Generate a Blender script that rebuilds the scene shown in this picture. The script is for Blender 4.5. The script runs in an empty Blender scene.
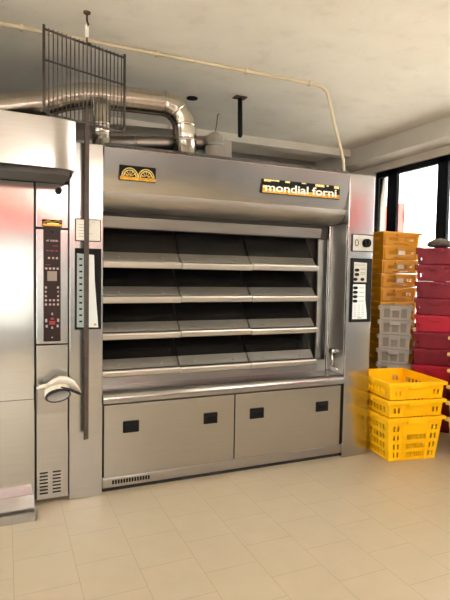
import bpy, bmesh, math, random
from mathutils import Vector, Matrix
random.seed(7)
C = bpy.context.scene.collection
PI = math.pi

# ------------------------------------------------------------------ materials
def lin(r, g, b):
    f = lambda c: c / 12.92 if c <= .04045 else ((c + .055) / 1.055) ** 2.4
    return (f(r), f(g), f(b), 1)

def base_mat(name):
    m = bpy.data.materials.new(name); m.use_nodes = True
    nt = m.node_tree; b = nt.nodes['Principled BSDF']
    return m, nt, b

def coords(nt, scale=(1, 1, 1), loc=(0, 0, 0), rot=(0, 0, 0)):
    tc = nt.nodes.new('ShaderNodeTexCoord'); mp = nt.nodes.new('ShaderNodeMapping')
    mp.inputs['Scale'].default_value = scale; mp.inputs['Location'].default_value = loc
    mp.inputs['Rotation'].default_value = rot
    nt.links.new(tc.outputs['Object'], mp.inputs['Vector'])
    return mp.outputs['Vector']

def noise(nt, vec, scale, detail=4, rough=.5):
    n = nt.nodes.new('ShaderNodeTexNoise')
    n.inputs['Scale'].default_value = scale; n.inputs['Detail'].default_value = detail
    n.inputs['Roughness'].default_value = rough
    nt.links.new(vec, n.inputs['Vector']); return n.outputs['Fac']

def ramp(nt, fac, stops):
    r = nt.nodes.new('ShaderNodeValToRGB')
    while len(r.color_ramp.elements) < len(stops): r.color_ramp.elements.new(.5)
    for e, (p, c) in zip(r.color_ramp.elements, stops):
        e.position = p; e.color = c
    nt.links.new(fac, r.inputs['Fac']); return r.outputs['Color']

def bump(nt, b, h, strength, dist=.01):
    n = nt.nodes.new('ShaderNodeBump'); n.inputs['Strength'].default_value = strength
    n.inputs['Distance'].default_value = dist
    nt.links.new(h, n.inputs['Height']); nt.links.new(n.outputs['Normal'], b.inputs['Normal'])

def paint(name, col, rough=.5, var=.08, scale=6, metallic=0, bmp=0, spec=.5):
    m, nt, b = base_mat(name)
    v = coords(nt); f = noise(nt, v, scale, 5)
    lo = tuple(c * (1 - var) for c in col[:3]) + (1,); hi = tuple(min(1, c * (1 + var)) for c in col[:3]) + (1,)
    nt.links.new(ramp(nt, f, [(.3, lo), (.7, hi)]), b.inputs['Base Color'])
    b.inputs['Roughness'].default_value = rough; b.inputs['Metallic'].default_value = metallic
    b.inputs['Specular IOR Level'].default_value = spec
    if bmp: bump(nt, b, noise(nt, v, scale * 20, 3), bmp, .003)
    return m

def steel(name, col=(.62, .59, .55), r0=.22, r1=.36, brush=(3, 3, 160), wave=.05, wscale=2.2):
    m, nt, b = base_mat(name)
    b.inputs['Metallic'].default_value = 1
    v = coords(nt, brush); f = noise(nt, v, 1.5, 6, .6)
    v2 = coords(nt); g = noise(nt, v2, wscale, 2, .4)
    lo = tuple(c * .93 for c in col) + (1,); hi = tuple(c * 1.04 for c in col) + (1,)
    nt.links.new(ramp(nt, f, [(.3, lo), (.7, hi)]), b.inputs['Base Color'])
    mr = nt.nodes.new('ShaderNodeMapRange')
    mr.inputs['To Min'].default_value = r0; mr.inputs['To Max'].default_value = r1
    nt.links.new(noise(nt, v2, 5, 5, .6), mr.inputs['Value']); nt.links.new(mr.outputs['Result'], b.inputs['Roughness'])
    if wave: bump(nt, b, g, wave, .05)
    return m

M = {}
M['steel'] = steel('brushed_steel', (.50, .493, .483), .165, .235)
M['steel_hood'] = steel('hood_steel', (.57, .56, .545), .15, .24, wave=.10, wscale=1.6)
M['steel_dull'] = steel('dull_steel', (.42, .405, .385), .31, .4)
M['steel_rail'] = steel('shaded_rail_steel', (.35, .335, .31), .36, .5)  # rail colour darkened to carry the shade of the oven recess
M['steel_sill'] = steel('sill_steel', (.46, .45, .43), .17, .24, wave=.12, wscale=6)
M['steel_edge'] = steel('dark_edge_steel', (.42, .40, .37), .34, .5, wave=.1, wscale=5)  # darker, rougher steel for the hood's rolled lower edge
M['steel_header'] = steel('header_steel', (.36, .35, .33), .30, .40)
M['lip'] = steel('bright_lip_steel', (.63, .605, .56), .34, .48)
M['steel_door'] = steel('door_steel', (.54, .528, .512), .12, .19)
M['chrome'] = steel('galvanised_duct', (.60, .55, .48), .15, .235, brush=(40, 3, 3), wave=.06, wscale=5)
M['duct_dark'] = steel('dull_duct', (.34, .31, .28), .3, .45)
M['seam'] = paint('dark_gap', (.025, .022, .02, 1), .8)
M['black'] = paint('black_plastic', (.008, .0075, .0075, 1), .5, spec=.12)
M['black_frame'] = paint('black_window_frame', (.008, .010, .014, 1), .5, spec=.12)
M['strip'] = paint('dark_brown_panel', lin(.15, .085, .085), .4, spec=.25)
M['glass_dark'] = paint('dark_oven_glass', lin(.085, .08, .075), .25, .3, 9, spec=.3)
M['cavity'] = paint('dark_recess_steel', lin(.20, .185, .17), .55, .3, 5)  # dark steel for recesses, undersides and the body behind the doors
M['lcd'] = paint('grey_display', lin(.55, .50, .45), .25)
M['grey_btn'] = paint('pale_key', lin(.66, .58, .56), .5)
M['red_btn'] = paint('red_key', lin(.60, .16, .16), .5)
M['white'] = paint('white_card', lin(.88, .87, .83), .6, .03)
M['sheet'] = paint('white_sheet', lin(.86, .88, .88), .3, .04)
M['sheet_grey'] = paint('grey_scale_strip', lin(.60, .64, .63), .4, .06)
M['plate_grey'] = paint('pale_switch_plate', lin(.74, .73, .68), .4, .05)
M['gold'] = paint('gold_foil', lin(.78, .60, .22), .35, .35, 60, .6)
M['goldlight'] = paint('light_gold', lin(.93, .84, .52), .4, .2, 60, .3)
M['letter'] = paint('white_lettering', lin(.95, .94, .90), .4, .02)
M['rust'] = paint('rusty_iron', lin(.33, .22, .16), .8, .4, 40, .2)
M['wire'] = paint('dark_wire', lin(.33, .31, .295), .45, .3, 30, .6)
M['bar'] = paint('brown_iron_bar', lin(.27, .225, .195), .55, .25, 14, .2)
M['glove'] = paint('cotton_glove', lin(.89, .86, .80), .9, .10, 18, bmp=.4)
M['glove_in'] = paint('grey_glove_lining', lin(.60, .58, .55), .9, .12, 30)
M['glove_trim'] = paint('dark_glove_edge', lin(.17, .15, .16), .8)
M['conduit'] = paint('beige_conduit', lin(.80, .74, .63), .5, .08)
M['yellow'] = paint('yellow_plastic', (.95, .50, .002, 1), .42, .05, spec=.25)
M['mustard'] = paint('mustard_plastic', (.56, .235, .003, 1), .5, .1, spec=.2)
M['red'] = paint('dark_red_plastic', (.19, .006, .017, 1), .45, .08, spec=.25)
M['red2'] = paint('bright_red_plastic', (.40, .008, .027, 1), .45, .08, spec=.25)
M['grey'] = paint('grey_plastic', lin(.74, .71, .67), .5, .08)
M['cap'] = paint('grey_metal_cap', lin(.56, .53, .49), .5, .1)
M['grey_in'] = paint('dull_grey_plastic', lin(.62, .59, .54), .6, .08)
M['cream'] = paint('cream_plastic', lin(.90, .78, .45), .45, .06)
M['bluegrey'] = paint('blue_grey_plastic', lin(.48, .54, .58), .5, .06)
M['label'] = paint('paper_label', lin(.84, .80, .72), .7, .12, 40)
M['bag'] = paint('brown_cloth', lin(.34, .29, .25), .9, .3, 14, bmp=.4)
M['wall'] = paint('white_wall_paint', lin(.83, .80, .75), .8, .05, 3)
M['front'] = paint('grey_wall', lin(.60, .60, .60), .8, .05, 3)
M['ceilwhite'] = paint('white_frieze_paint', lin(.90, .88, .85), .7, .03)
M['backwall'] = paint('shaded_wall', lin(.50, .49, .48), .85, .08, 3)  # back wall colour darkened to stand in for shade behind the oven
M['beam'] = paint('beam_paint', lin(.80, .78, .74), .8, .05, 3)
M['ext'] = paint('outside_render', lin(.93, .92, .90), .8, .03, 1)
M['ext_red'] = paint('outside_red_panel', lin(.75, .30, .27), .7)
M['street'] = paint('pale_paving', lin(.74, .71, .66), .9, .1, 1)

def ceiling_mat():
    m, nt, b = base_mat('stained_ceiling_paint')
    v = coords(nt); a = noise(nt, v, 1.3, 7, .62); s = noise(nt, v, 5, 6, .65)
    mx = nt.nodes.new('ShaderNodeMix'); mx.data_type = 'RGBA'; mx.blend_type = 'MULTIPLY'
    mx.inputs['Factor'].default_value = 1
    nt.links.new(ramp(nt, a, [(.35, lin(.88, .86, .82)), (.65, lin(.925, .91, .875))]), mx.inputs['A'])
    nt.links.new(ramp(nt, s, [(.25, (.87, .86, .85, 1)), (.46, (1, 1, 1, 1))]), mx.inputs['B'])
    nt.links.new(mx.outputs['Result'], b.inputs['Base Color'])
    b.inputs['Roughness'].default_value = .75
    bump(nt, b, s, .15, .02); return m
M['ceiling'] = ceiling_mat()

def floor_mat():
    m, nt, b = base_mat('beige_floor_tile')
    # bricks run along Y: rotate the coordinates a quarter turn
    v = coords(nt, (1, 1, 1), (.0, .05, 0), (0, 0, PI / 2))
    br = nt.nodes.new('ShaderNodeTexBrick')
    br.offset = .5; br.squash = 1
    br.inputs['Scale'].default_value = 1; br.inputs['Brick Width'].default_value = .3
    br.inputs['Row Height'].default_value = .285; br.inputs['Mortar Size'].default_value = .0018
    br.inputs['Mortar Smooth'].default_value = .3; br.inputs['Bias'].default_value = 0
    br.inputs['Color1'].default_value = lin(.70, .645, .545); br.inputs['Color2'].default_value = lin(.705, .652, .552)
    br.inputs['Mortar'].default_value = lin(.61, .55, .45)
    nt.links.new(v, br.inputs['Vector'])
    s = noise(nt, coords(nt), 7, 6, .6)
    mx = nt.nodes.new('ShaderNodeMix'); mx.data_type = 'RGBA'; mx.blend_type = 'MULTIPLY'; mx.inputs['Factor'].default_value = 1
    nt.links.new(br.outputs['Color'], mx.inputs['A'])
    nt.links.new(ramp(nt, s, [(.3, (.93, .92, .91, 1)), (.7, (1, 1, 1, 1))]), mx.inputs['B'])
    nt.links.new(mx.outputs['Result'], b.inputs['Base Color'])
    mr = nt.nodes.new('ShaderNodeMapRange'); mr.inputs['To Min'].default_value = .28; mr.inputs['To Max'].default_value = .42
    nt.links.new(s, mr.inputs['Value']); nt.links.new(mr.outputs['Result'], b.inputs['Roughness'])
    return m
M['floor'] = floor_mat()

def pane_mat():
    m = bpy.data.materials.new('clear_window_glass'); m.use_nodes = True
    nt = m.node_tree; nt.nodes.clear()
    o = nt.nodes.new('ShaderNodeOutputMaterial'); mx = nt.nodes.new('ShaderNodeMixShader')
    t = nt.nodes.new('ShaderNodeBsdfTransparent'); g = nt.nodes.new('ShaderNodeBsdfGlossy')
    fr = nt.nodes.new('ShaderNodeFresnel'); fr.inputs['IOR'].default_value = 1.3
    t.inputs['Color'].default_value = (.95, .97, .97, 1); g.inputs['Roughness'].default_value = .02
    nt.links.new(fr.outputs[0], mx.inputs[0]); nt.links.new(t.outputs[0], mx.inputs[1]); nt.links.new(g.outputs[0], mx.inputs[2])
    nt.links.new(mx.outputs[0], o.inputs[0]); return m
M['pane'] = pane_mat()

M['red_band'] = paint('red_wall_paint', lin(.86, .30, .25), .6, .05)
def lamp_mat():  # glow of the added tube lamps
    m, nt, b = base_mat('added_lamp_glow')
    b.inputs['Emission Color'].default_value = (1, .95, .85, 1); b.inputs['Emission Strength'].default_value = 24
    return m
M['tube'] = lamp_mat()

# ------------------------------------------------------------------ mesh helpers
class MB:
    def __init__(s): s.bm = bmesh.new()
    def add(s, verts, faces):
        vs = [s.bm.verts.new(v) for v in verts]
        for f in faces:
            try: s.bm.faces.new([vs[i] for i in f])
            except ValueError: pass
        return vs
    def box(s, x0, x1, y0, y1, z0, z1, bev=0, seg=2):
        t = bmesh.new()
        vs = [t.verts.new((x, y, z)) for x in (x0, x1) for y in (y0, y1) for z in (z0, z1)]
        for f in ((0, 1, 3, 2), (4, 6, 7, 5), (0, 4, 5, 1), (2, 3, 7, 6), (0, 2, 6, 4), (1, 5, 7, 3)): t.faces.new([vs[i] for i in f])
        if bev: bmesh.ops.bevel(t, geom=t.edges[:], offset=bev, segments=seg, affect='EDGES', profile=.5)
        s.merge(t); return s
    def merge(s, t, mat=None):
        if mat is not None: bmesh.ops.transform(t, matrix=mat, verts=t.verts)
        d = {}
        for v in t.verts: d[v] = s.bm.verts.new(v.co)
        for f in t.faces:
            try: g = s.bm.faces.new([d[v] for v in f.verts]); g.smooth = f.smooth
            except ValueError: pass
        t.free(); return s
    def prism(s, prof, x0, x1, axis='x', bev=0):
        # prof: closed list of (y,z); extruded along x
        t = bmesh.new(); n = len(prof)
        a = [t.verts.new((x0, p[0], p[1])) for p in prof]; b = [t.verts.new((x1, p[0], p[1])) for p in prof]
        t.faces.new(a); t.faces.new(b[::-1])
        for i in range(n): t.faces.new((a[i], b[i], b[(i + 1) % n], a[(i + 1) % n]))
        bmesh.ops.recalc_face_normals(t, faces=t.faces)
        if bev: bmesh.ops.bevel(t, geom=t.edges[:], offset=bev, segments=2, affect='EDGES')
        s.merge(t); return s
    def tube(s, pts, r, n=12, caps=True, flat=None):
        pts = [Vector(p) for p in pts]; rings = []
        rs = r if isinstance(r, (list, tuple)) else [r] * len(pts)
        ref = None
        for i, p in enumerate(pts):
            d = (pts[min(i + 1, len(pts) - 1)] - pts[max(i - 1, 0)]).normalized()
            if ref is None: ref = Vector((0, 0, 1)) if abs(d.z) < .9 else Vector((0, 1, 0))
            u = d.cross(ref).normalized(); w = u.cross(d).normalized(); ref = w
            k = 1
            if 0 < i < len(pts) - 1:
                a = (pts[i] - pts[i - 1]).normalized(); k = 1 / max(.5, d.dot(a))
            rings.append([s.bm.verts.new(p + (u * math.cos(t) + w * math.sin(t)) * rs[i] * k) for t in [2 * PI * j / n for j in range(n)]])
        for a, b in zip(rings, rings[1:]):
            for j in range(n):
                f = s.bm.faces.new((a[j], a[(j + 1) % n], b[(j + 1) % n], b[j])); f.smooth = True
        if caps: s.bm.faces.new(rings[0][::-1]); s.bm.faces.new(rings[-1])
        return s
    def loft(s, rings, caps=True, smooth=True):
        # rings: lists of equal-length points
        R = [[s.bm.verts.new(p) for p in r] for r in rings]; n = len(R[0])
        for a, b in zip(R, R[1:]):
            for j in range(n):
                f = s.bm.faces.new((a[j], a[(j + 1) % n], b[(j + 1) % n], b[j])); f.smooth = smooth
        if caps: s.bm.faces.new(R[0][::-1]); s.bm.faces.new(R[-1])
        return s
    def build(s, name, mat, parent=None, loc=None, smooth=False):
        bmesh.ops.recalc_face_normals(s.bm, faces=s.bm.faces)
        me = bpy.data.meshes.new(name); s.bm.to_mesh(me); s.bm.free()
        me.materials.append(M[mat] if isinstance(mat, str) else mat)
        if smooth:
            for p in me.polygons: p.use_smooth = True
        o = bpy.data.objects.new(name, me); C.objects.link(o)
        if parent: o.parent = parent
        if loc: o.location = loc
        return o

def pieces(mb, name, mat, parent=None):
    # every separate piece of a mesh becomes a part of its own
    bm = mb.bm; bm.verts.ensure_lookup_table(); seen = set(); out = []
    for v in bm.verts:
        if v in seen: continue
        st = [v]; seen.add(v); isl = []
        while st:
            a = st.pop(); isl.append(a)
            for e in a.link_edges:
                o = e.other_vert(a)
                if o not in seen: seen.add(o); st.append(o)
        m2 = MB(); d = {a: m2.bm.verts.new(a.co) for a in isl}
        for f in {f for a in isl for f in a.link_faces}:
            g = m2.bm.faces.new([d[q] for q in f.verts]); g.smooth = f.smooth
        out.append(m2.build(name, mat, parent))
    bm.free(); return out

def bx(name, mat, parent, x0, x1, y0, y1, z0, z1, bev=.003, seg=2):
    return MB().box(x0, x1, y0, y1, z0, z1, bev, seg).build(name, mat, parent)

def thing(name, label, cat, loc=(0, 0, 0), group=None):
    o = bpy.data.objects.new(name, None); C.objects.link(o); o.location = loc; o.empty_display_size = .1
    o['label'] = label; o['category'] = cat
    if group: o['group'] = group
    return o
def tag(o, label, cat, group=None):
    o['label'] = label; o['category'] = cat
    if group: o['group'] = group
    return o
def struct(o): o['kind'] = 'structure'; return o
def dup(root, loc, rz, label):
    r = root.copy(); C.objects.link(r); r.location = loc; r.rotation_euler.z = rz; r['label'] = label
    for ch in list(root.children):
        c = ch.copy(); C.objects.link(c); c.parent = r
        for g in list(ch.children):
            d = g.copy(); C.objects.link(d); d.parent = c
    return r
def disc(mb, cx, cz, r, y0, y1, n=20, bev=0):
    mb.tube([(cx, y0, cz), (cx, y1, cz)], r, n); return mb

# ------------------------------------------------------------------ room shell
ZC = 3.0; XL, XR = -3.2, 3.85; YB, YF = 2.7, -6.6
struct(bx('floor', 'floor', None, XL - .2, XR + .2, YF - .2, YB + .2, -.12, 0, 0))
struct(bx('ceiling', 'ceiling', None, XL - .2, XR + .2, YF - .2, YB + .2, ZC, ZC + .15, 0))
struct(bx('wall_back', 'backwall', None, XL - .2, XR + .2, YB, YB + .2, 0, ZC, 0))
VY0, VY1, VZ0, VZ1 = -5.9, -.9, .25, 2.62
w = MB().box(XL - .2, XL, YF, VY0, 0, ZC).box(XL - .2, XL, VY1, YB, 0, ZC).box(XL - .2, XL, VY0, VY1, 0, VZ0).box(XL - .2, XL, VY0, VY1, VZ1, ZC)
struct(w.build('wall_left', 'wall'))
win = MB()  # left window, out of view, added to brighten the ceiling
for a in ((VY0, VY0 + .07, VZ0, VZ1), (VY1 - .07, VY1, VZ0, VZ1), (VY0, VY1, VZ1 - .07, VZ1), (VY0, VY1, VZ0, VZ0 + .08), (-4.25, -4.17, VZ0, VZ1), (-2.62, -2.54, VZ0, VZ1)): win.box(XL - .10, XL - .04, a[0], a[1], a[2], a[3], .004)
w3 = struct(win.build('window_added', 'black_frame'))
for a, b_ in ((VY0 + .07, -4.25), (-4.17, -2.62), (-2.54, VY1 - .07)): bx('pane', 'pane', w3, XL - .073, XL - .067, a, b_, VZ0 + .08, VZ1 - .07, 0)
# right wall round a long window
WY0, WY1, WZ0, WZ1 = -1.9, 1.86, .85, 2.735
w = MB()
w.box(XR, XR + .2, YF, WY0, 0, ZC).box(XR, XR + .2, WY1, YB, 0, ZC).box(XR, XR + .2, WY0, WY1, 0, WZ0).box(XR, XR + .2, WY0, WY1, WZ1, ZC)
struct(w.build('wall_right', 'wall'))
# front wall: a tall shop window on the left, plain wall with a red painted band on the right
w = MB()
OX0, OX1, OZ0, OZ1 = -2.9, .25, .45, 1.95
w.box(XL, OX0, YF - .2, YF, 0, ZC).box(OX1, XR, YF - .2, YF, 0, ZC).box(OX0, OX1, YF - .2, YF, OZ1, ZC).box(OX0, OX1, YF - .2, YF, 0, OZ0)
struct(w.build('wall_front', 'front'))
struct(bx('trim_3', 'red_band', None, XL, XR, YF, YF + .015, 2.26, 2.70, 0))
struct(bx('trim_4', 'red_band', None, XR - .015, XR, YF + .015, WY0 - .02, 2.06, 2.50, 0))
struct(bx('trim_5', 'ceilwhite', None, XL, XR, YF, YF + .012, 2.70, ZC, 0))
struct(bx('trim_7', 'ceilwhite', None, XR - .012, XR, YF + .015, WY0 - .02, 2.50, 2.815, 0))
struct(bx('trim_6', 'front', None, XR - .012, XR, YF + .015, WY0 - .02, 0, 2.06, 0))
win = MB()
for a in ((OX0, OX0 + .07, OZ0, OZ1), (OX1 - .07, OX1, OZ0, OZ1), (OX0, OX1, OZ1 - .07, OZ1), (OX0, OX1, OZ0, OZ0 + .08), (-1.36, -1.28, OZ0, OZ1)): win.box(a[0], a[1], YF - .12, YF - .04, a[2], a[3], .004)
w2 = struct(win.build('window_2', 'black_frame'))
for a, b_ in ((OX0 + .07, -1.36), (-1.28, OX1 - .07)): bx('pane', 'pane', w2, a, b_, YF - .083, YF - .077, OZ0 + .08, OZ1 - .07, 0)
# beams under the ceiling
struct(bx('trim_1', 'beam', None, 3.55, XR, YF, YB, 2.815, ZC, .004))
b = MB().prism([(1.93, 3.0), (1.93, 2.915), (2.08, 2.915), (2.08, 3.0)], XL, 3.55); struct(b.build('trim_2', 'beam'))
# recess face behind the oven: a lower soffit

# window in the right wall
win = MB()
def fr(y0, y1, z0, z1): win.box(XR + .04, XR + .085, y0, y1, z0, z1, .004)
fr(WY0, WY1, 2.665, WZ1); fr(WY0, WY1, WZ0, WZ0 + .08); fr(1.81, WY1, WZ0, WZ1); fr(WY0, WY0 + .08, WZ0, WZ1)
fr(1.487, 1.65, WZ0, WZ1); fr(.731, .872, WZ0, WZ1); fr(-.62, -.5, WZ0, WZ1)
wroot = struct(win.build('window_1', 'black_frame'))
for y0, y1 in ((1.65, 1.81), (.872, 1.487), (-.5, .731), (-1.82, -.62)):
    bx('pane', 'pane', wroot, XR + .055, XR + .061, y0, y1, WZ0 + .08, 2.665, 0)
bx('handle', 'black', wroot, XR - .02, XR + .02, 1.60, 1.625, 1.82, 2.0, .004)

# outside world seen through the window, and the street in front
struct(bx('ground', 'street', None, -30, 40, -40, 30, -.3, -.125, 0))
eb = struct(bx('wall_outside', 'ext', None, 9.5, 10, -4, 14, -.125, 7, 0))
bx('red_panel', 'ext_red', eb, 9.44, 9.5, 7.42, 8.5, 2.2, 3.42, .01)
bx('lamp_reflection', 'grey', eb, 8.7, 9.5, 6.45, 7.15, 4.15, 4.25, .01)  # grey slab standing in for a lamp reflected in the window
struct(bx('wall_street', 'ext', None, -14, 14, -17, -16.6, -.125, 6, 0))

# ------------------------------------------------------------------ deck oven
dk = thing('deck_oven', 'large brushed steel deck oven with four decks of three doors each', 'oven', (0, 0, 0))
HT = 2.25
# body behind the doors (hollow shell behind the visible face)
bd = MB().box(.02, 2.32, .42, 1.5, .0, 2.255, .005)
bd.build('body', 'cavity', dk)
# side columns
def column(x0, x1): return MB().box(x0, x1, 0, .42, .0, HT, .006)
cl = column(0.0, .209).build('side_column', 'steel', dk)
cr = column(2.098, 2.342).build('side_column', 'steel', dk)
# hood: flat face rolled under at its lower edge
prof = [(.42, 2.245), (-.004, 2.245), (-.012, 2.235), (.030, 2.0), (.042, 1.97), (.42, 1.97)]
hood = MB().prism(prof, .212, 2.095).build('hood', 'steel_hood', dk)
for p in hood.data.polygons: p.use_smooth = abs(p.normal.x) < .5
hood.modifiers.new('w', 'EDGE_SPLIT').split_angle = math.radians(30)
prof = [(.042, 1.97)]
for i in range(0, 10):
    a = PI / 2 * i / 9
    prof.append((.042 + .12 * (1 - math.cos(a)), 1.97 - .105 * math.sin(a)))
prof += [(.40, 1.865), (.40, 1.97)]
lipr = MB().prism(prof[1:], .212, 2.095).build('rolled_edge', 'steel_edge', hood)
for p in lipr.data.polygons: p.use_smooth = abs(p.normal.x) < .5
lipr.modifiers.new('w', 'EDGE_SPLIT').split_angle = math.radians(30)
mb = MB(); mb.box(.215, 2.09, .0, .02, 2.246, 2.262)
for i in range(62): mb.box(.22 + i * .03, .238 + i * .03, -.006, .0, 2.25, 2.262)
mb.build('vent_strip', 'wire', hood)
# header band and frame behind the doors
MB().prism([(.212, 1.755), (.198, 1.828), (.222, 1.832), (.236, 1.755)], .209, 1.985, bev=.002).build('header_panel', 'steel_header', dk)
bx('header_recess', 'cavity', dk, .209, 2.07, .24, .26, 1.75, 1.87, 0)
mb = MB().box(.209, 2.07, .36, .40, .66, 1.76)
mb.build('deck_front', 'cavity', dk)
mb = MB().box(2.015, 2.092, .285, .31, .66, 1.87, .003)
mb.build('frame_post', 'steel_header', dk)
bx('corner_strip', 'steel', dk, 2.078, 2.0975, .225, .255, .67, 1.86, .004)
mb = MB().box(2.0955, 2.098, .02, .22, .67, 1.86)
mb.build('inner_panel', 'lip', cr)
# catch on the inner side
mb = MB(); mb.tube([(2.097, .14, .84), (2.06, .14, .84)], [.03, .022], 14); mb.tube([(2.065, .14, .85), (2.055, .11, .80), (2.05, .09, .74)], .009, 8)
mb.build('latch_knob', 'chrome', cr)
mb = MB(); mb.tube([(2.075, .15, .735), (2.075, .05, .70)], .007, 8); mb.build('latch_lever', 'chrome', cr)

# twelve doors: tilted dark glass, sloping rail, bright lip handle
xs = [.213, .769, 1.321, 1.9]
rows = [1.523, 1.2885, 1.0435, .7895]
for r, zt in enumerate(rows):
    zup = (rows[r - 1] - .045) if r else 1.775
    for c in range(3):
        x0, x1 = xs[c] + .005, xs[c + 1] - .005
        dx = .004 * random.uniform(-1, 1)
        g = MB().prism([(.19, zt + .06), (.33, zup + .03), (.34, zup + .03), (.20, zt + .06)], x0 + .004, x1 - .004)
        door = g.build('door', 'glass_dark', dk)
        rl = MB().prism([(.136, zt + .012), (.185, zt + .066), (.20, zt + .066), (.20, zt - .03), (.136, zt - .03)], x0, x1, bev=.002)
        rl.build('rail', 'steel_rail', door)
        z2 = zt + dx
        lp = MB().prism([(.095, z2 + .002), (.092, z2 - .006), (.098, z2 - .034), (.106, z2 - .040), (.112, z2 - .034), (.116, z2 - .004), (.114, z2 + .004), (.104, z2 + .006)], x0 - .003, x1 + .002)
        lp.build('lip_handle', 'lip', door)
        bx('shadow_line', 'seam', door, x0, x1 - .002, .114, .138, zt - .028, zt + .006, 0)  # dark strip standing in for the shadow line between lip and rail
        mb = MB()
        for xx in (x0 + .12, x1 - .12): mb.tube([(xx, .15, zt + .026), (xx, .144, zt + .036)], .006, 8)
        pieces(mb, 'screw', 'steel_dull', door)
    # bracket at the right end of each deck
    mb = MB().prism([(.13, zt - .03), (.20, zt + .05), (.30, zup), (.30, zt - .03)], 1.903, 1.908)
    mb.build('hinge_bracket', 'cavity', dk)
# panel below the lowest deck
bx('lower_panel', 'steel_dull', dk, .209, 2.07, .22, .25, .655, .76, .002)
# rounded steel sill
prof = [(.42, .668), (.03, .668)]
for i in range(1, 9):
    a = PI / 2 * i / 8
    prof.append((.03 - .045 * math.sin(a), .668 - .045 * (1 - math.cos(a))))
prof += [(-.015, .605), (-.005, .598), (.42, .598)]
sl = MB().prism(prof, .211, 2.097).build('sill', 'steel_sill', dk)
for p in sl.data.polygons: p.use_smooth = abs(p.normal.x) < .5
sl.modifiers.new('w', 'EDGE_SPLIT').split_angle = math.radians(30)
# cabinet below
bx('cabinet', 'seam', dk, .211, 2.096, .03, .42, .07, .597, 0)
for x0, x1, hx in ((.219, 1.146, ((.342, .449), (.91, 1.014))), (1.154, 2.07, ((1.271, 1.385), (1.842, 1.953)))):
    d = bx('cabinet_door', 'steel', dk, x0, x1, .002, .03, .108, .588, .004)
    for a, b_ in hx:
        f = bx('recessed_handle', 'black', d, a, b_, -.006, .004, .396, .474, .005)
        MB().prism([(-.010, .448), (-.006, .455), (-.004, .455), (-.004, .425), (-.006, .425)], a + .018, b_ - .018).build('grip', 'black', f)
        for o in (f,):
            bv = o.modifiers.new('b', 'BEVEL'); bv.width = .006; bv.segments = 2
kick = bx('plinth', 'steel_dull', dk, .211, 2.097, .012, .42, .035, .104, .008)
mb = MB()
for i in range(14): mb.box(.275 + i * .0185, .287 + i * .0185, .009, .014, .058, .084)
pieces(mb, 'vent_slot', 'black', kick)
bx('base', 'seam', dk, .211, 2.097, .05, .42, .0, .04, 0)

# badge with two fan arches, top left of the hood
HY = .002
bg = bx('badge', 'black', hood, .309, .546, HY - .005, HY + .024, 2.043, 2.137, .001)
mb = MB()
for cx in (.375, .482):
    for r in (.052, .040):
        pts = [(cx + r * math.cos(a), HY - .006, 2.066 + r * 1.05 * math.sin(a)) for a in [PI * i / 14 for i in range(15)]]
        mb.tube(pts, .0035, 6)
    for k in range(1, 6):
        a = PI * k / 6; mb.tube([(cx + .012 * math.cos(a), HY - .006, 2.066 + .012 * math.sin(a)), (cx + .040 * math.cos(a), HY - .006, 2.066 + .042 * math.sin(a))], .002, 5)
mb.build('arch_emblem', 'goldlight', bg)
mb = MB().box(.311, .544, HY - .007, HY - .004, 2.045, 2.066)
for k in range(9):
    x = .322 + k * .025; mb.box(x, x + .012, HY - .007, HY - .004, 2.07 + .012 * (k % 3 == 0), 2.082)
mb.build('gold_band', 'gold', bg)
# name plate
np_ = bx('nameplate', 'black', hood, 1.331, 2.003, HY - .005, HY + .024, 2.04, 2.14, .001)
MB().box(1.334, 2.0, HY - .0065, HY - .004, 2.043, 2.073).build('gold_band', 'gold', np_)
mb = MB()
for x0, x1, z0 in ((1.336, 1.356, 2.075), (1.345, 1.40, 2.122), (1.40, 1.47, 2.128), (1.52, 1.56, 2.126), (1.66, 1.70, 2.13), (1.78, 1.86, 2.12), (1.88, 1.90, 2.128), (1.95, 1.995, 2.118)):
    mb.box(x0, x1, HY - .006, HY - .004, z0, min(z0 + .02, 2.138))
pieces(mb, 'worn_patch', 'goldlight', np_)
def text(name, body, size, x, z, y, mat, parent, sx=1.0, ext=.0015, off=0):
    cu = bpy.data.curves.new(name, 'FONT'); cu.body = body; cu.size = size; cu.extrude = ext; cu.offset = off
    cu.materials.append(M[mat])
    o = bpy.data.objects.new(name, cu); C.objects.link(o); o.parent = parent
    o.location = (x, y, z); bpy.context.view_layer.update()
    me = bpy.data.meshes.new_from_object(o.evaluated_get(bpy.context.evaluated_depsgraph_get()))
    bpy.data.objects.remove(o)
    o = bpy.data.objects.new(name, me); C.objects.link(o); o.parent = parent; o.location = (x, y, z)
    o.rotation_euler = (PI / 2, 0, 0); o.scale = (sx, 1, 1); return o
t1 = text('lettering', 'mondial', .080, 1.35, 2.056, HY - .0085, 'letter', np_, 1.46, .0015, .0012)
wx = max(v.co.x for v in t1.data.vertices) * 1.46
text('lettering', 'forni', .080, 1.35 + wx + .033, 2.056, HY - .0085, 'letter', np_, 1.46, .0015, .0012)

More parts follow.
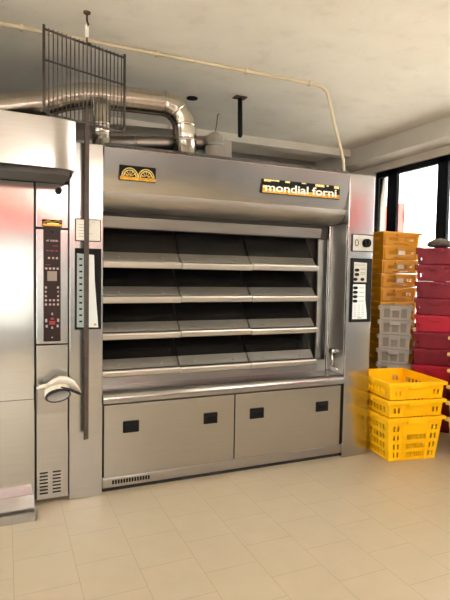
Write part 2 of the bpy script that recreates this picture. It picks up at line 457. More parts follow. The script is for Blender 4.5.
# label card and chart on the left column
fc = bx('card_frame', 'strip', cl, .035, .194, -.006, 0, 1.641, 1.781, .002)
cd = bx('card', 'white', fc, .041, .188, -.009, -.004, 1.647, 1.775, .001)
mb = MB()
for i in range(5): mb.box(.056, .056 + .09 * random.uniform(.5, 1), -.0095, -.0088, 1.67 + i * .018, 1.6725 + i * .018)
mb.box(.135, .14, -.0095, -.0088, 1.758, 1.764); mb.box(.148, .153, -.0095, -.0088, 1.758, 1.764)
pieces(mb, 'print_line', 'lcd', cd)
cf = bx('chart_frame', 'black', cl, .035, .196, -.008, 0, 1.088, 1.598, .003)
mb = MB(); mb.add([(.046, -.0095, 1.105), (.046, -.0095, 1.565), (.150, -.0095, 1.558), (.155, -.0095, 1.40), (.166, -.0095, 1.25), (.178, -.0095, 1.10)], [(0, 5, 4, 3, 2, 1)])
ch = mb.build('chart', 'sheet', cf)
gs = bx('scale_strip', 'sheet_grey', cf, .046, .088, -.0115, -.009, 1.105, 1.563, .0005)
mb = MB()
for i in range(11): mb.box(.060, .078, -.0125, -.011, 1.135 + i * .039, 1.146 + i * .039)
pieces(mb, 'scale_mark', 'black', gs)
bx('chart_mark', 'gold', ch, .150, .166, -.011, -.009, 1.112, 1.126, .0005)
# right column: switch plate and control panel
sp = bx('switch_plate', 'plate_grey', cr, 2.134, 2.340, -.007, 0, 1.65, 1.778, .003)
fr_ = MB()
for a in ((2.132, 2.138, 1.648, 1.780), (2.335, 2.341, 1.648, 1.780), (2.132, 2.341, 1.646, 1.652), (2.132, 2.341, 1.776, 1.782)): fr_.box(a[0], a[1], -.009, -.001, a[2], a[3])
pieces(fr_, 'edge_strip', 'strip', sp)
mb = disc(MB(), 2.262, 1.714, .034, -.035, -.005, 24); kn = mb.build('switch_knob', 'black', sp)
bx('knob_ridge', 'black', kn, 2.255, 2.269, -.05, -.03, 1.69, 1.738, .003)
mb = MB(); pts = [(2.175 + .016 * math.cos(a), -.008, 1.714 + .024 * math.sin(a)) for a in [2 * PI * i / 20 for i in range(21)]]
mb.tube(pts, .0028, 6, False); mb.build('zero_mark', 'black', sp)
cp = bx('control_panel', 'black', cr, 2.130, 2.332, -.010, 0, 1.087, 1.594, .003)
mb = MB(); mb.add([(2.152, -.012, 1.405), (2.152, -.012, 1.563), (2.277, -.012, 1.558), (2.277, -.012, 1.405)], [(0, 3, 2, 1)])
f1 = mb.build('key_sheet', 'plate_grey', cp)
mb = MB(); mb.add([(2.148, -.012, 1.112), (2.148, -.012, 1.388), (2.268, -.012, 1.388), (2.272, -.012, 1.26), (2.288, -.012, 1.16), (2.292, -.012, 1.112)], [(0, 5, 4, 3, 2, 1)])
f2 = mb.build('key_sheet', 'sheet', cp)
for sh, pts in ((f1, ((2.18, 1.50), (2.18, 1.465), (2.165, 1.427), (2.235, 1.427))), (f2, ((2.17, 1.36), (2.17, 1.325), (2.17, 1.29), (2.17, 1.255)))):
    for (x, z) in pts:
        k = MB(); k.tube([(0, -.018, 0), (0, -.011, 0)], .016, 14)
        bmesh.ops.scale(k.bm, vec=(1.35 if x < 2.2 else 1.1, 1, .8), verts=k.bm.verts)
        bmesh.ops.translate(k.bm, vec=(x, 0, z), verts=k.bm.verts); k.build('key', 'black', sh)
mb = MB().box(2.16, 2.262, -.0128, -.0118, 1.538, 1.542)
for z in (1.515, 1.503, 1.478, 1.466): mb.box(2.215, 2.265, -.0128, -.0118, z, z + .004)
pieces(mb, 'print_line', 'lcd', f1)
mb = MB()
for i in range(7):
    for j in range(3): mb.box(2.162 + j * .038, 2.162 + j * .038 + .022, -.0128, -.0118, 1.222 - i * .015, 1.2245 - i * .015)
for z in (1.36, 1.325, 1.29, 1.255): mb.box(2.205, 2.258, -.0128, -.0118, z - .002, z + .002)
mb.box(2.20, 2.24, -.0128, -.0118, 1.118, 1.124)
pieces(mb, 'print_line', 'lcd', f2)

# ------------------------------------------------------------------ rack oven at the left edge
ro = thing('rack_oven', 'tall steel rack oven with curved hood at the left edge', 'oven', (-.6, 0, 0))
ro_off = (.6, 0, 0)
def rp(o): o.location = Vector(o.location) + Vector(ro_off); return o
rb = rp(bx('body', 'seam', ro, -1.5, -.004, .035, 1.4, .02, 2.2, .003))
rp(bx('door', 'steel_door', ro, -1.45, -.201, .0, .035, .04, 1.985, .006))
dsm = rp(bx('door_seam', 'seam', ro, -1.45, -.204, -.0015, .002, .668, .6705, 0))
# hood: front bowed in plan
pl = []
for i in range(25):
    t = i / 24; x = -1.5 + 1.5 * t
    y = -.335 - .02 * math.sin(PI * t)
    if x > -.11: y += .03 * ((x + .11) / .11) ** 2
    pl.append((x, y))
prof_h = pl + [(0, .03), (-1.5, .03)]
mb = MB(); mb.loft([[(x, y, 2.015) for x, y in prof_h], [(x, y, 2.283) for x, y in prof_h]], smooth=False)
rh = rp(mb.build('hood', 'steel_hood', ro))
for p in rh.data.polygons: p.use_smooth = p.normal.y < -.5
rh.modifiers.new('w', 'EDGE_SPLIT').split_angle = math.radians(30)
bx('underside', 'cavity', rh, -1.47, -.03, -.30, .0, 1.985, 2.016, .002)
bx('bracket', 'black', rh, -.06, -.006, -.20, -.02, 1.996, 2.014, .004)
bx('top_flange', 'duct_dark', rh, -1.4, -.08, -.2, .03, 2.283, 2.30, .003)
up = rp(bx('upper_panel', 'steel_door', ro, -.192, -.004, .0, .035, 1.716, 1.985, .004))
mb = disc(MB(), -.062, 1.940, .019, -.03, .0, 20); mb.build('knob', 'black', up)
mp = rp(bx('control_column', 'steel', ro, -.192, -.004, .002, .035, 1.004, 1.708, .004))
st = bx('control_strip', 'strip', mp, -.150, -.050, -.005, .004, 1.02, 1.722, .002)
lo = rp(bx('lower_panel', 'steel', ro, -.192, -.004, .0, .035, .03, .997, .004))
lg = bx('badge', 'black', up, -.158, -.042, -.008, -.004, 1.722, 1.764, .001)
mb = MB().box(-.155, -.045, -.010, -.007, 1.726, 1.738)
mb.tube([(-.15, -.009, 1.745), (-.12, -.009, 1.757), (-.10, -.009, 1.747), (-.07, -.009, 1.758), (-.048, -.009, 1.75)], .004, 6)
mb.build('gold_script', 'gold', lg)
MB().box(-.128, -.06, -.0115, -.0095, 1.737, 1.744).build('pale_script', 'goldlight', lg)
def keys(name, mat, lst):
    for (x, z, w_, h_) in lst: bx(name, mat, st, x - w_ / 2, x + w_ / 2, -.0075, -.004, z - h_ / 2, z + h_ / 2, .001, 1)
disc(MB(), -.10, 1.69, .008, -.008, -.004, 12).build('indicator', 'black', st)
mb = MB()
for i in range(9):
    if i != 2: mb.box(-.133 + i * .0078, -.128 + i * .0078, -.0065, -.0045, 1.632, 1.640 + .004 * (i % 2))
pieces(mb, 'script_mark', 'grey_btn', st)
keys('red_key', 'red_btn', [(-.126, 1.576, .014, .006), (-.10, 1.576, .022, .005), (-.074, 1.576, .014, .005), (-.125, 1.49, .03, .003), (-.08, 1.636 - .03, .03, .003)])
keys('key', 'grey_btn', [(-.118, 1.532, .012, .012), (-.094, 1.532, .012, .012), (-.072, 1.532, .012, .012)])
keys('key', 'grey_btn', [(-.134, 1.468, .014, .012), (-.112, 1.468, .013, .012), (-.09, 1.468, .013, .012), (-.068, 1.468, .012, .012)])
bx('display', 'lcd', st, -.128, -.072, -.008, -.004, 1.392, 1.452, .002)
mb = MB(); mb.tube([(-.10, -.0075, 1.32), (-.10, -.004, 1.32)], .038, 24); mb.build('dial_pad', 'strip', st)
kk = []
for i in range(5):
    z = 1.352 - i * .026
    kk += [(-.136, z, .012, .013), (-.066, z, .012, .013)]
    if i in (3, 4): kk += [(-.112, z, .012, .012), (-.09, z, .012, .012)]
keys('key', 'grey_btn', kk)
keys('key', 'red_btn', [(-.10, 1.135, .034, .022), (-.10, 1.16, .018, .012)])
keys('key', 'grey_btn', [(-.10, 1.19, .01, .014), (-.135, 1.15, .012, .02), (-.065, 1.15, .012, .02), (-.132, 1.115, .012, .016), (-.068, 1.115, .012, .016), (-.10, 1.105, .010, .014), (-.10, 1.045, .008, .008)])
mb = MB()
for cx in (-.150, -.073):
    for i in range(7): mb.box(cx - .024, cx + .024, -.0015, .002, .066 + i * .0215, .0745 + i * .0215)
pieces(mb, 'vent_slot', 'black', lo)
pk = MB().prism([(-.0, .575), (-.012, .575), (-.035, .735), (-.030, .742), (-.008, .60), (.0, .60)], -.186, -.020)
pk.build('pocket', 'steel', lo)
mb = MB(); mb.tube([(-.175, -.0, .752), (-.175, -.075, .752), (-.02, -.075, .752), (-.02, 0, .752)], .006, 8); mb.build('bar_handle', 'steel_dull', lo)
pt = MB().prism([(.0, .0), (-.205, .0), (-.205, .055), (-.18, .068), (.0, .075)], -1.45, -.214, bev=.003)
rp(pt.build('loading_ramp', 'steel', ro))
bx('end_cap', 'steel_dull', bpy.data.objects['loading_ramp'], -.2138, -.207, -.206, -.0, .0, .074, .002)

# ------------------------------------------------------------------ glove over the bar handle
gl = thing('cotton_glove', 'off-white cotton work glove with dark edges folded over the bar below the controls', 'glove', (-.07, -.075, .76))
def ell(c, ax, ay, n=20, ph=0):
    return [tuple(Vector(c) + Vector(ax) * math.cos(2 * PI * i / n) + Vector(ay) * math.sin(2 * PI * i / n)) for i in range(n)]
mb = MB()   # hand part humped over the bar
secs = [((-.075, -.012, .004), (0, .038, -.012), (0, .004, .010)), ((-.040, -.012, .022), (0, .050, -.016), (0, .008, .016)), ((.0, -.012, .034), (0, .060, -.026), (0, .012, .020)),
        ((.045, -.012, .026), (0, .062, -.030), (0, .012, .020)), ((.085, -.014, .002), (0, .060, -.030), (0, .012, .018)), ((.118, -.016, -.032), (0, .044, -.012), (0, .008, .012)), ((.128, -.016, -.05), (0, .03, -.006), (0, .004, .006))]
mb.loft([ell(c, a, b_) for c, a, b_ in secs])
mb.build('hand', 'glove', gl)
mb = MB()
mb.tube([(-.065, -.03, .008), (-.095, -.035, .006), (-.125, -.032, -.004)], [.016, .012, .008], 10)
mb.build('thumb', 'glove', gl)
# cuff: an open sleeve hanging forward, hollow
sec = [((-.008, -.080, -.046), (.070, 0, .014), (-.010, .012, .032)), ((-.010, -.06, -.036), (.074, 0, .014), (-.008, .012, .036)), ((-.012, -.03, -.014), (.070, 0, .012), (0, .012, .032)), ((-.006, .01, .008), (.056, 0, .0), (0, .008, .018))]
outer = [ell(c, a, b_) for c, a, b_ in sec]; inner = [ell(Vector(c) + Vector((0, 0, 0)), Vector(a) * .93, Vector(b_) * .86) for c, a, b_ in sec[:3]]
mb = MB(); mb.loft(outer + [], False); mb.build('cuff', 'glove', gl)
mb = MB(); mb.loft(inner, False); mb.bm.faces.new([v for v in mb.bm.verts][-20:]); mb.build('lining', 'glove_in', gl)
mb = MB(); c0 = ell(sec[0][0], Vector(sec[0][1]) * .97, Vector(sec[0][2]) * .95); mb.tube(c0 + [c0[0]], [.004 + .005 * max(0, math.sin(2 * PI * i / 20 - .5)) for i in range(21)], 6, False); mb.build('cuff_trim', 'glove_trim', gl)
mb = MB(); mb.tube([(.006, -.085, .006), (.05, -.084, -.008), (.09, -.072, -.030), (.120, -.062, -.048), (.128, -.02, -.055)], [.004, .008, .009, .007, .003], 8); mb.build('edge_trim', 'glove_trim', gl)

# ------------------------------------------------------------------ wire grid paddle hung from the ceiling
hk = thing('ceiling_hook', 'rusty hook with white plastic link fixed in the ceiling above the wire grid', 'hook', (.093, -.078, 3.0))
mb = MB(); mb.tube([(0, 0, 0), (0, 0, -.010), (0, 0, -.014)], [.022, .02, .01], 14); mb.build('mount', 'rust', hk)
mb = MB(); mb.tube([(0, 0, -.01), (.0, 0, -.05), (.008, 0, -.07), (.002, 0, -.088)], .006, 8); mb.build('shank', 'rust', hk)
bx('link', 'white', hk, -.012, .010, -.005, .005, -.15, -.075, .003)
mb = MB(); mb.tube([(0, 0, -.145), (.0, -.005, -.18), (.012, -.012, -.192), (.018, 0, -.178)], .005, 8); mb.build('hook_end', 'rust', hk)
wp = thing('wire_grid_paddle', 'dark wire grid paddle with long flat bar handle hanging from the ceiling hook', 'wire grid', (.093, -.078, 2.80))
wp.rotation_euler = (0, 0, math.radians(21))
mb = MB(); L, R_, T, B = -.268, .265, .012, -.455
rr = .045
fp = [(L, 0, T + .022), (L, 0, B + rr)]
for i in range(1, 6): a = PI / 2 * i / 6; fp.append((L + rr * (1 - math.cos(a)), 0, B + rr - rr * math.sin(a)))
fp += [(L + rr, 0, B), (R_ - rr, 0, B)]
for i in range(1, 6): a = PI / 2 * i / 6; fp.append((R_ - rr + rr * math.sin(a), 0, B + rr * (1 - math.cos(a))))
fp += [(R_, 0, B + rr), (R_, 0, T + .022)]
mb.tube(fp, .0085, 8)
mb.tube([(L, 0, T), (R_, 0, T)], .007, 8); mb.tube([(L, .004, -.155), (R_, .004, -.155)], .006, 8)
mb.build('grid_frame', 'wire', wp)
n = 20
for i in range(1, n):
    x = L + (R_ - L) * i / n
    mb = MB(); mb.tube([(x, -.006, T + .010), (x, -.006, B + .004)], .0037, 6); mb.build('grid_wire', 'wire', wp)
hb = MB().box(-.016, .013, -.011, .002, -2.39, -.36, .002)
hb.build('bar_handle', 'bar', wp)

# ------------------------------------------------------------------ ducts on top of the ovens
def duct(name, label, pts, r, mat, seams=(), cat='duct'):
    root = thing(name, label, cat, pts[0])
    P0 = Vector(pts[0]); mb = MB(); mb.tube([Vector(p) - P0 for p in pts], r, 28); mb.build('pipe', mat, root)
    for (p, d) in seams:
        p = Vector(p) - P0; d = Vector(d).normalized()
        mb = MB(); mb.tube([p - d * .012, p + d * .012], r * 1.03, 28); mb.build('seam_band', mat, root)
    return root
RD = .089
xv = .911
duct('exhaust_duct', 'large shiny duct running along the ceiling and elbowing down onto the deck oven', [(-1.4, .5, 2.31), (-.39, .5, 2.53), (-.12, .5, 2.60), (.02, .5, 2.66), (.16, .5, 2.70), (.3, .5, 2.712), (.74, .5, 2.728), (.815, .5, 2.712), (.868, .5, 2.665), (xv - .008, .5, 2.60), (xv, .5, 2.52), (xv, .5, 2.264)], RD, 'chrome',
     [((.745, .5, 2.728), (1, 0, 0)), ((.842, .5, 2.690), (.6, 0, -.6)), ((xv - .006, .5, 2.585), (0, 0, -1)), ((xv, .5, 2.47), (0, 0, -1))])
duct('steam_duct', 'lower dull horizontal duct behind the down pipe, running to the grey vent cap', [(-.2, .66, 2.36), (1.0, .66, 2.50), (1.10, .65, 2.51), (1.15, .61, 2.51), (1.163, .585, 2.508)], .055, 'duct_dark', [((.55, .66, 2.447), (1, 0, .11)), ((.98, .66, 2.498), (1, 0, .11))])
duct('flue_pipe', 'broad grey flue crossing behind the elbowed duct', [(.1, 1.25, 2.605), (1.25, 1.25, 2.66)], .11, 'duct_dark', [((.35, 1.25, 2.617), (1, 0, .05))])
duct('riser_pipe', 'short shiny pipe rising from the deck oven behind the wire grid', [(.255, .36, 2.264), (.255, .36, 2.46), (.255, .36, 2.63)], .062, 'chrome', [((.255, .36, 2.475), (0, 0, 1)), ((.255, .36, 2.40), (0, 0, 1))], 'pipe')
vc = thing('vent_cap', 'grey round vent cap with a thin upright wire beside the black ceiling pipe', 'vent', (1.163, .5, 2.264))
mb = MB(); mb.tube([(0, 0, 0), (0, 0, .21), (0, 0, .27), (0, 0, .30)], [.075, .073, .066, .03], 24); mb.build('drum', 'cap', vc)
mb = MB(); mb.tube([(0, 0, .19), (0, 0, .21)], .079, 24); mb.build('seam_band', 'steel_dull', vc)
bx('motor_box', 'cap', vc, .03, .13, -.05, .05, .0, .24, .01)
mb = MB(); mb.tube([(0, 0, .29), (.012, 0, .36), (.02, 0, .44), (.035, 0, .45)], .004, 6); mb.build('wire', 'wire', vc)

for nm_ in ('flue_pipe',):
    q = bpy.data.objects[nm_]
    for x in (.3, .9):
        bx('hanger_strap', 'steel_dull', q, x, x + .03, -.002, .002, .12, 3.0 - q.location.z, 0)
# conduit along the ceiling
cn = thing('cable_conduit', 'thin beige conduit clipped along the ceiling and bending down to the deck oven', 'conduit', (.8, .27, 2.985))
O = Vector((.8, .27, 2.985))
pts = [(-3.1, .27, 2.985), (1.93, .27, 2.985), (2.00, .27, 2.975), (2.04, .265, 2.945), (2.062, .26, 2.88), (2.09, .25, 2.76), (2.125, .25, 2.66), (2.165, .25, 2.55), (2.21, .25, 2.42), (2.225, .25, 2.26)]
mb = MB(); mb.tube([Vector(p) - O for p in pts], .0125, 12); mb.build('pipe', 'conduit', cn)
for x in (-.26, .62, 1.32, 1.88):
    mb = MB().box(x - .8 - .010, x - .8 + .010, -.022, .022, -.018, .0145, .003); mb.build('clip', 'conduit', cn)
mb = MB().box(2.1 - .8, 2.2 - .8, -.05, .03, 2.255 - 2.985, 2.31 - 2.985, .004); mb.build('junction_box', 'steel_dull', cn)

bp_ = thing('hanging_pipe', 'short black pipe hanging from a rusty plate in the ceiling', 'pipe', (1.532, .841, 3.0))
mb = MB(); mb.box(-.055, .055, -.04, .04, -.012, -.0, .003); mb.build('mount_plate', 'rust', bp_)
mb = MB(); mb.tube([(0, 0, -.005), (.004, 0, -.17), (.010, 0, -.32), (.006, 0, -.345)], [.02, .021, .021, .016], 12); mb.build('pipe', 'black', bp_)
tag(MB().tube([(1.163, 1.05, 3.0), (1.163, 1.05, 2.992)], .05, 14).build('ceiling_stain', 'black'), 'small dark round plug on the ceiling above the elbowed duct', 'stain')  # thin black disc for a dark stain on the ceiling

# unseen lamps above and behind the viewer, added to brighten ceiling and steel
LL = [(-1.6, -5.7, 'front left, by the shop window'), (.9, -5.7, 'front middle, by the red band'), (-1.3, -2.6, 'left, above the viewer'), (2.7, -2.4, 'right, beside the long window')]
for x, y, wh in LL:
    lf = thing('added_lamp', 'added unseen tube lamp ' + wh, 'lamp', (x, y, 3.0), 'added tube lamps')
    bx('housing', 'white', lf, -.65, .65, -.05, .05, -.25, -.21, .005)
    for xx in (-.5, .5): bx('hanger', 'white', lf, xx - .006, xx + .006, -.006, .006, -.22, 0, 0)
    mb = MB(); mb.tube([(-.6, 0, -.27), (.6, 0, -.27)], .02, 10); mb.build('tube', 'tube', lf)

# ------------------------------------------------------------------ crates
def wall_patch(mb, p00, p10, p01, p11, us, vs, hole):
    p00, p10, p01, p11 = map(Vector, (p00, p10, p01, p11))
    V = {}
    for i, u in enumerate(us):
        for j, v in enumerate(vs):
            V[i, j] = mb.bm.verts.new((p00 * (1 - u) + p10 * u) * (1 - v) + (p01 * (1 - u) + p11 * u) * v)
    for i in range(len(us) - 1):
        for j in range(len(vs) - 1):
            if not hole((us[i] + us[i + 1]) / 2, (vs[j] + vs[j + 1]) / 2):
                mb.bm.faces.new((V[i, j], V[i + 1, j], V[i + 1, j + 1], V[i, j + 1]))

def cuts(slots):
    c = {0., 1.}
    for a, b_ in slots: c.add(a); c.add(b_)
    return sorted(c)

def crate_shell(w_, d_, h_, tp, mat, fu, fv, fhole, su, sv, shole, ribs=(), name='shell', parent=None, wd=.018):
    mb = MB(); W, D = w_ / 2, d_ / 2; w2, d2 = W - tp, D - tp
    b = [(-w2, -d2, 0), (w2, -d2, 0), (w2, d2, 0), (-w2, d2, 0)]; t = [(-W, -D, h_), (W, -D, h_), (W, D, h_), (-W, D, h_)]
    for k in range(4):
        a, c = k, (k + 1) % 4
        if k % 2 == 0: wall_patch(mb, b[a], b[c], t[a], t[c], cuts(fu), cuts(fv), fhole)
        else: wall_patch(mb, b[a], b[c], t[a], t[c], cuts(su), cuts(sv), shole)
    mb.bm.faces.new([mb.bm.verts.new(p) for p in b])
    bmesh.ops.remove_doubles(mb.bm, verts=mb.bm.verts, dist=1e-5)
    o = mb.build(name, mat, parent)
    s = o.modifiers.new('thick', 'SOLIDIFY'); s.thickness = .004; s.offset = -1
    # ribs and rim
    rm = MB()
    def ring(z, e): return [(-W - e, -D - e, z), (W + e, -D - e, z), (W + e, D + e, z), (-W - e, D + e, z)]
    R = [ring(h_ - .022, .001), ring(h_ - .024, wd), ring(h_ - .002, wd), ring(h_ + .002, wd - .003), ring(h_ + .002, -.004), ring(h_ - .004, -.004)]
    rm.loft(R, False, False)
    for sgn in (-1, 1):
        rm.box(-W * .34, W * .34, sgn * (D + .012) - .010, sgn * (D + .012) + .010, h_ - .045, h_ - .004, .004)
        rm.box(sgn * (W + .012) - .010, sgn * (W + .012) + .010, -D * .25, D * .25, h_ - .045, h_ - .004, .004)
    r = rm.build('rim', mat, parent)
    if ribs:
        rb_ = MB()
        for u, side in ribs:
            def at(v, e):
                if side == 'f': x = -w2 + 2 * w2 * u; X = -W + 2 * W * u; return [(x + (X - x) * v + q, -(d2 + (D - d2) * v) - e, h_ * v) for q in (-.011, .011)]
                if side == 'b': x = -w2 + 2 * w2 * u; X = -W + 2 * W * u; return [(x + (X - x) * v + q, (d2 + (D - d2) * v) + e, h_ * v) for q in (-.011, .011)]
                y = -d2 + 2 * d2 * u; Y = -D + 2 * D * u
                sg = -1 if side == 'l' else 1
                return [(sg * (w2 + (W - w2) * v + e), y + (Y - y) * v + q, h_ * v) for q in (-.011, .011)]
            v0, v1 = .0, .93
            a, b2 = at(v0, -.001), at(v0, .006); c, d = at(v1, -.001), at(v1, .006)
            rb_.loft([[a[0], a[1], b2[1], b2[0]], [c[0], c[1], d[1], d[0]]], True, False)
        pieces(rb_, 'rib', mat, parent)
    return o

def inany(x, L): return any(a < x < b_ for a, b_ in L)

# near yellow crates
cfs = [(.09, .125), (.165, .20)]; cfr = [(.82, .855), (.895, .93)]
mid = [(.36 + i * .0435, .36 + i * .0435 + .024) for i in range(9)]
vr = [(.07, .19), (.27, .39), (.48, .60), (.69, .81)]
def yh(u, v): return inany(v, vr) and (inany(u, cfs + cfr) or (inany(u, mid) and v < .62))
sds = [(.08 + i * .085, .08 + i * .085 + .045) for i in range(10)]
def ysh(u, v): return inany(v, vr) and inany(u, sds)
RIB = [(.29, 'f'), (.775, 'f'), (.29, 'b'), (.775, 'b')]
yc = thing('stacking_crate', '', 'crate', (0, 0, 0), 'yellow crates beside the deck oven')
sh = crate_shell(.485, .57, .35, .034, 'yellow', cfs + mid + cfr, vr, yh, sds, vr, ysh, RIB, parent=yc)
mb = MB(); mb.add([(-.2435, .08, .292), (-.2435, .20, .292), (-.237, .20, .222), (-.237, .08, .222)], [(0, 1, 2, 3)])
bmesh.ops.translate(mb.bm, vec=(-.0035, 0, 0), verts=mb.bm.verts); lb = mb.build('label', 'label', yc); lb.modifiers.new('t', 'SOLIDIFY').thickness = .001
AY = math.radians(-9)
cx, cy = 2.635, .008
yc.location = (cx, cy, .004); yc.rotation_euler.z = AY
yc['label'] = 'tall bright yellow slotted crate at the bottom of the three beside the oven column'
ys = thing('shallow_crate', 'shallow bright yellow crate in the middle of the three beside the oven column', 'crate', (cx, cy, .360), 'yellow crates beside the deck oven')
ys.rotation_euler.z = AY
svr = [(.22, .54)]
crate_shell(.485, .57, .131, .012, 'yellow', cfs + cfr, svr, lambda u, v: inany(v, svr) and inany(u, cfs + cfr), sds, svr, lambda u, v: inany(v, svr) and inany(u, sds), RIB, parent=ys)
mb = MB(); mb.add([(-.2425, .08, .10), (-.2425, .20, .10), (-.2365, .20, .035), (-.2365, .08, .035)], [(0, 1, 2, 3)])
bmesh.ops.translate(mb.bm, vec=(-.0035, 0, 0), verts=mb.bm.verts); lb = mb.build('label', 'label', ys); lb.modifiers.new('t', 'SOLIDIFY').thickness = .001
dup(ys, (cx + .004, cy, .360 + .1375), AY, 'open shallow yellow crate on top of the three beside the oven column')

ORD = ['topmost', 'second', 'third', 'fourth', 'fifth', 'sixth', 'seventh', 'eighth', 'ninth', 'tenth', 'eleventh', 'twelfth', 'thirteenth', 'fourteenth']
def stack(proto, x, y, rz, pitch, n, labf, jitter=.006, z0=.004):
    for i in range(n):
        j = random.uniform(-jitter, jitter); lab = labf(ORD[n - 1 - i])
        loc = (x + j, y + random.uniform(-jitter, jitter), z0 + pitch * i); a = rz + random.uniform(-.01, .01)
        if i == 0: o = proto; o.location = loc; o.rotation_euler.z = a; o['label'] = lab
        else: o = dup(proto, loc, a, lab)
        yield o

# mustard stack against the back
mr = [(.16 + i * .026, .16 + i * .026 + .014) for i in range(10)] + [(.60 + i * .026, .60 + i * .026 + .014) for i in range(10)]
lowr = [(.281 + i * .0305, .281 + i * .0305 + .017) for i in range(15)]
MF = cuts_pairs = mr + lowr
MV = [(.09, .17), (.36, .62)]
def mh(u, v): return (.36 < v < .62 and inany(u, mr)) or (.09 < v < .17 and inany(u, lowr))
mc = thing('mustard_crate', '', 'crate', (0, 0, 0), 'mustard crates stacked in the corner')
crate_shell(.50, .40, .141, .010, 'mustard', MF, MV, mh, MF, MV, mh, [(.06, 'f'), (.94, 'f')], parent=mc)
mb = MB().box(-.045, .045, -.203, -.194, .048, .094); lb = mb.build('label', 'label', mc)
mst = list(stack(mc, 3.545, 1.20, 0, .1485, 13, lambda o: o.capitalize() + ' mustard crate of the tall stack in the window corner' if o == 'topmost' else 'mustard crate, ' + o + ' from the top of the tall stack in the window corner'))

for i, o in enumerate(mst):
    if i not in (9, 10, 11):
        for ch in list(o.children):
            if ch.name.startswith('label'): bpy.data.objects.remove(ch)

# grey crates with big square openings
go = [(.13, .33), (.40, .62), (.69, .87)]
gv = [(.16, .80)]
def gh(u, v): return inany(u, go) and inany(v, gv)
gc = thing('grey_crate', '', 'crate', (0, 0, 0), 'grey crates stacked between the yellow and red')
crate_shell(.30, .20, .138, .008, 'grey', go, gv, gh, go, gv, gh, parent=gc, wd=.006)
mb = MB(); e = .022
mb.loft([[(-.142 + e, -.092 + e, .006), (.142 - e, -.092 + e, .006), (.142 - e, .092 - e, .006), (-.142 + e, .092 - e, .006)], [(-.15 + e, -.10 + e, .136), (.15 - e, -.10 + e, .136), (.15 - e, .10 - e, .136), (-.15 + e, .10 - e, .136)]], False, False)
mb.build('inner_wall', 'grey_in', gc)
list(stack(gc, 3.255, .735, math.radians(-44), .1455, 8, lambda o: ('topmost grey crate with square openings in the pale grey stack' if o == 'topmost' else 'grey crate with square openings, ' + o + ' from the top of the pale stack')))

# red crates, nearly solid sides
rc = thing('red_crate', '', 'crate', (0, 0, 0), 'red crates stacked by the window')
rs = [(.05, .09), (.91, .95)]
def rhole(u, v): return .25 < v < .48 and inany(u, rs)
crate_shell(.345, .40, .149, .010, 'red', rs, [(.25, .48)], rhole, rs, [(.25, .48)], rhole, [(.2, 'f'), (.8, 'f'), (.2, 'l'), (.8, 'l')], parent=rc)
mb = MB().box(-.022, .022, -.222, -.196, .09, .140, .004); mb.build('latch', 'red', rc)
mats = []
for i, o in enumerate(stack(rc, 3.455, .41, math.radians(-46), .157, 11, lambda o: ('topmost dark red crate of the red stack, under the brown bundle' if o == 'topmost' else ('bright red crate, ' if o in ('fourth', 'seventh') else 'dark red crate, ') + o + ' from the top of the red stack'), .004)):
    if i in (6, 3):   # two brighter crates
        for ch in o.children:
            ch.data = ch.data.copy(); ch.data.materials[0] = M['red2']

# cream crates cut by the right edge
cc = thing('cream_crate', '', 'crate', (0, 0, 0), 'cream crates at the right edge')
crate_shell(.46, .46, .30, .026, 'cream', cfs + cfr, vr, lambda u, v: inany(v, vr) and inany(u, cfs + cfr), sds, vr, ysh, [(.3, 'f'), (.7, 'f')], parent=cc)
cs = thing('cream_tray', '', 'crate', (0, 0, 0), 'cream crates at the right edge')
crate_shell(.46, .46, .128, .010, 'cream', cfs + cfr, svr, lambda u, v: inany(v, svr) and inany(u, cfs + cfr), sds, svr, lambda u, v: inany(v, svr) and inany(u, sds), [(.3, 'f'), (.7, 'f')], parent=cs)
cc.location = (3.195, -.475, .004); cc['label'] = 'tall cream crate at the bottom of the stack cut off by the right edge'
list(stack(cs, 3.195, -.475, 0, .134, 5, lambda o: ('topmost cream crate of the stack cut off by the right edge' if o == 'topmost' else 'cream crate, ' + o + ' from the top of the stack at the right edge'), .003, .309))

# blue grey crate end behind the mustard stack top, on a tall pile of its own kind hidden behind
bb = MB()
bb.loft([ell((0, 0, z), (rx, 0, 0), (0, ry, 0)) for z, rx, ry in ((0, .13, .10), (.025, .16, .12), (.05, .13, .10), (.075, .07, .05), (.085, .02, .02))])
o = bb.build('cloth_bundle', 'bag', smooth=True); o.location = (3.50, .42, 1.741); o.rotation_euler.z = .4
dt = bpy.data.textures.new('folds', 'CLOUDS'); dt.noise_scale = .06
sb = o.modifiers.new('s', 'SUBSURF'); sb.levels = 2; sb.render_levels = 2
ds = o.modifiers.new('d', 'DISPLACE'); ds.texture = dt; ds.strength = .03; ds.mid_level = .4
tag(o, 'crumpled brown cloth bundle lying on top of the red crate stack', 'cloth')

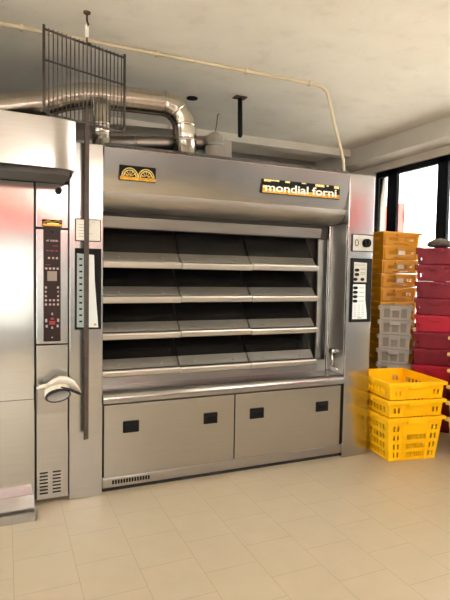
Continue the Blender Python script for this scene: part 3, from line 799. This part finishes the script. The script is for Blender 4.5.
# ------------------------------------------------------------------ light
world = bpy.data.worlds.new('sky'); bpy.context.scene.world = world; world.use_nodes = True
nt = world.node_tree; bgn = nt.nodes['Background']
sky = nt.nodes.new('ShaderNodeTexSky'); sky.sky_type = 'HOSEK_WILKIE'
sky.sun_direction = Vector((-.45, -.6, .75)).normalized(); sky.turbidity = 6; sky.ground_albedo = .4
bgn.inputs['Color'].default_value = (.93, .96, 1, 1); bgn.inputs['Strength'].default_value = 2.6
nt.nodes.remove(sky)
sun = bpy.data.lights.new('sun', 'SUN'); sun.energy = 16; sun.angle = .02; sun.color = (1, .965, .92)
so = bpy.data.objects.new('sun', sun); C.objects.link(so)
so.rotation_euler = Vector((.52, .22, -.82)).to_track_quat('-Z', 'Y').to_euler()
def area(name, loc, d, sx, sy, e, col, portal=False):
    l = bpy.data.lights.new(name, 'AREA'); l.shape = 'RECTANGLE'; l.size = sx; l.size_y = sy; l.energy = e; l.color = col
    o = bpy.data.objects.new(name, l); C.objects.link(o); o.location = loc
    o.rotation_euler = Vector(d).to_track_quat('-Z', 'Z').to_euler()
    if portal: l.cycles.is_portal = True
    return o
area('portal_right', (XR + .12, 0, 1.8), (-1, 0, 0), 3.7, 1.8, 1, (1, 1, 1), True)
area('portal_left', (XL - .12, -3.4, 1.43), (1, 0, 0), 5, 2.4, 1, (1, 1, 1), True)
area('portal_front', (-1.32, YF - .22, 1.2), (0, 1, 0), 3.2, 1.6, 1, (1, 1, 1), True)
for x, y, wh in LL:  # lights of the added lamps, the upward ones brighten the ceiling
    area('added_lamp_light', (x, y, 2.70), (0, 0, -1), 1.2, .1, (20 if y < -5 else 6) if x < 2 else 3, (1, .985, .955))
    area('added_lamp_uplight', (x, y, 2.80), (0, 0, 1), 1.2, .1, 46 if y < -5 else (22 if x > 0 else 8), (1, .985, .955))

# ------------------------------------------------------------------ camera
cam = bpy.data.cameras.new('camera'); co = bpy.data.objects.new('camera', cam); C.objects.link(co)
cam.sensor_fit = 'VERTICAL'; cam.sensor_height = 36; cam.lens = 507.5866 * 36 / 600
yaw, pitch, roll = .4100480, .0528023, .0171449
f = Vector((math.sin(yaw) * math.cos(pitch), math.cos(yaw) * math.cos(pitch), -math.sin(pitch)))
r = Vector((math.cos(yaw), -math.sin(yaw), 0)); u = r.cross(f)
r2 = math.cos(roll) * r + math.sin(roll) * u; u2 = -math.sin(roll) * r + math.cos(roll) * u
co.matrix_world = Matrix(((r2.x, u2.x, -f.x, -.366625), (r2.y, u2.y, -f.y, -3.27476), (r2.z, u2.z, -f.z, 1.457847), (0, 0, 0, 1)))
sc = bpy.context.scene; sc.camera = co
sc.view_settings.view_transform = 'Standard'; sc.view_settings.look = 'None'; sc.view_settings.gamma = 1
sc.view_settings.use_curve_mapping = False; sc.view_settings.exposure = 0.93
sc.cycles.use_denoising = True; sc.cycles.max_bounces = 10; sc.cycles.diffuse_bounces = 5; sc.cycles.sample_clamp_indirect = 8
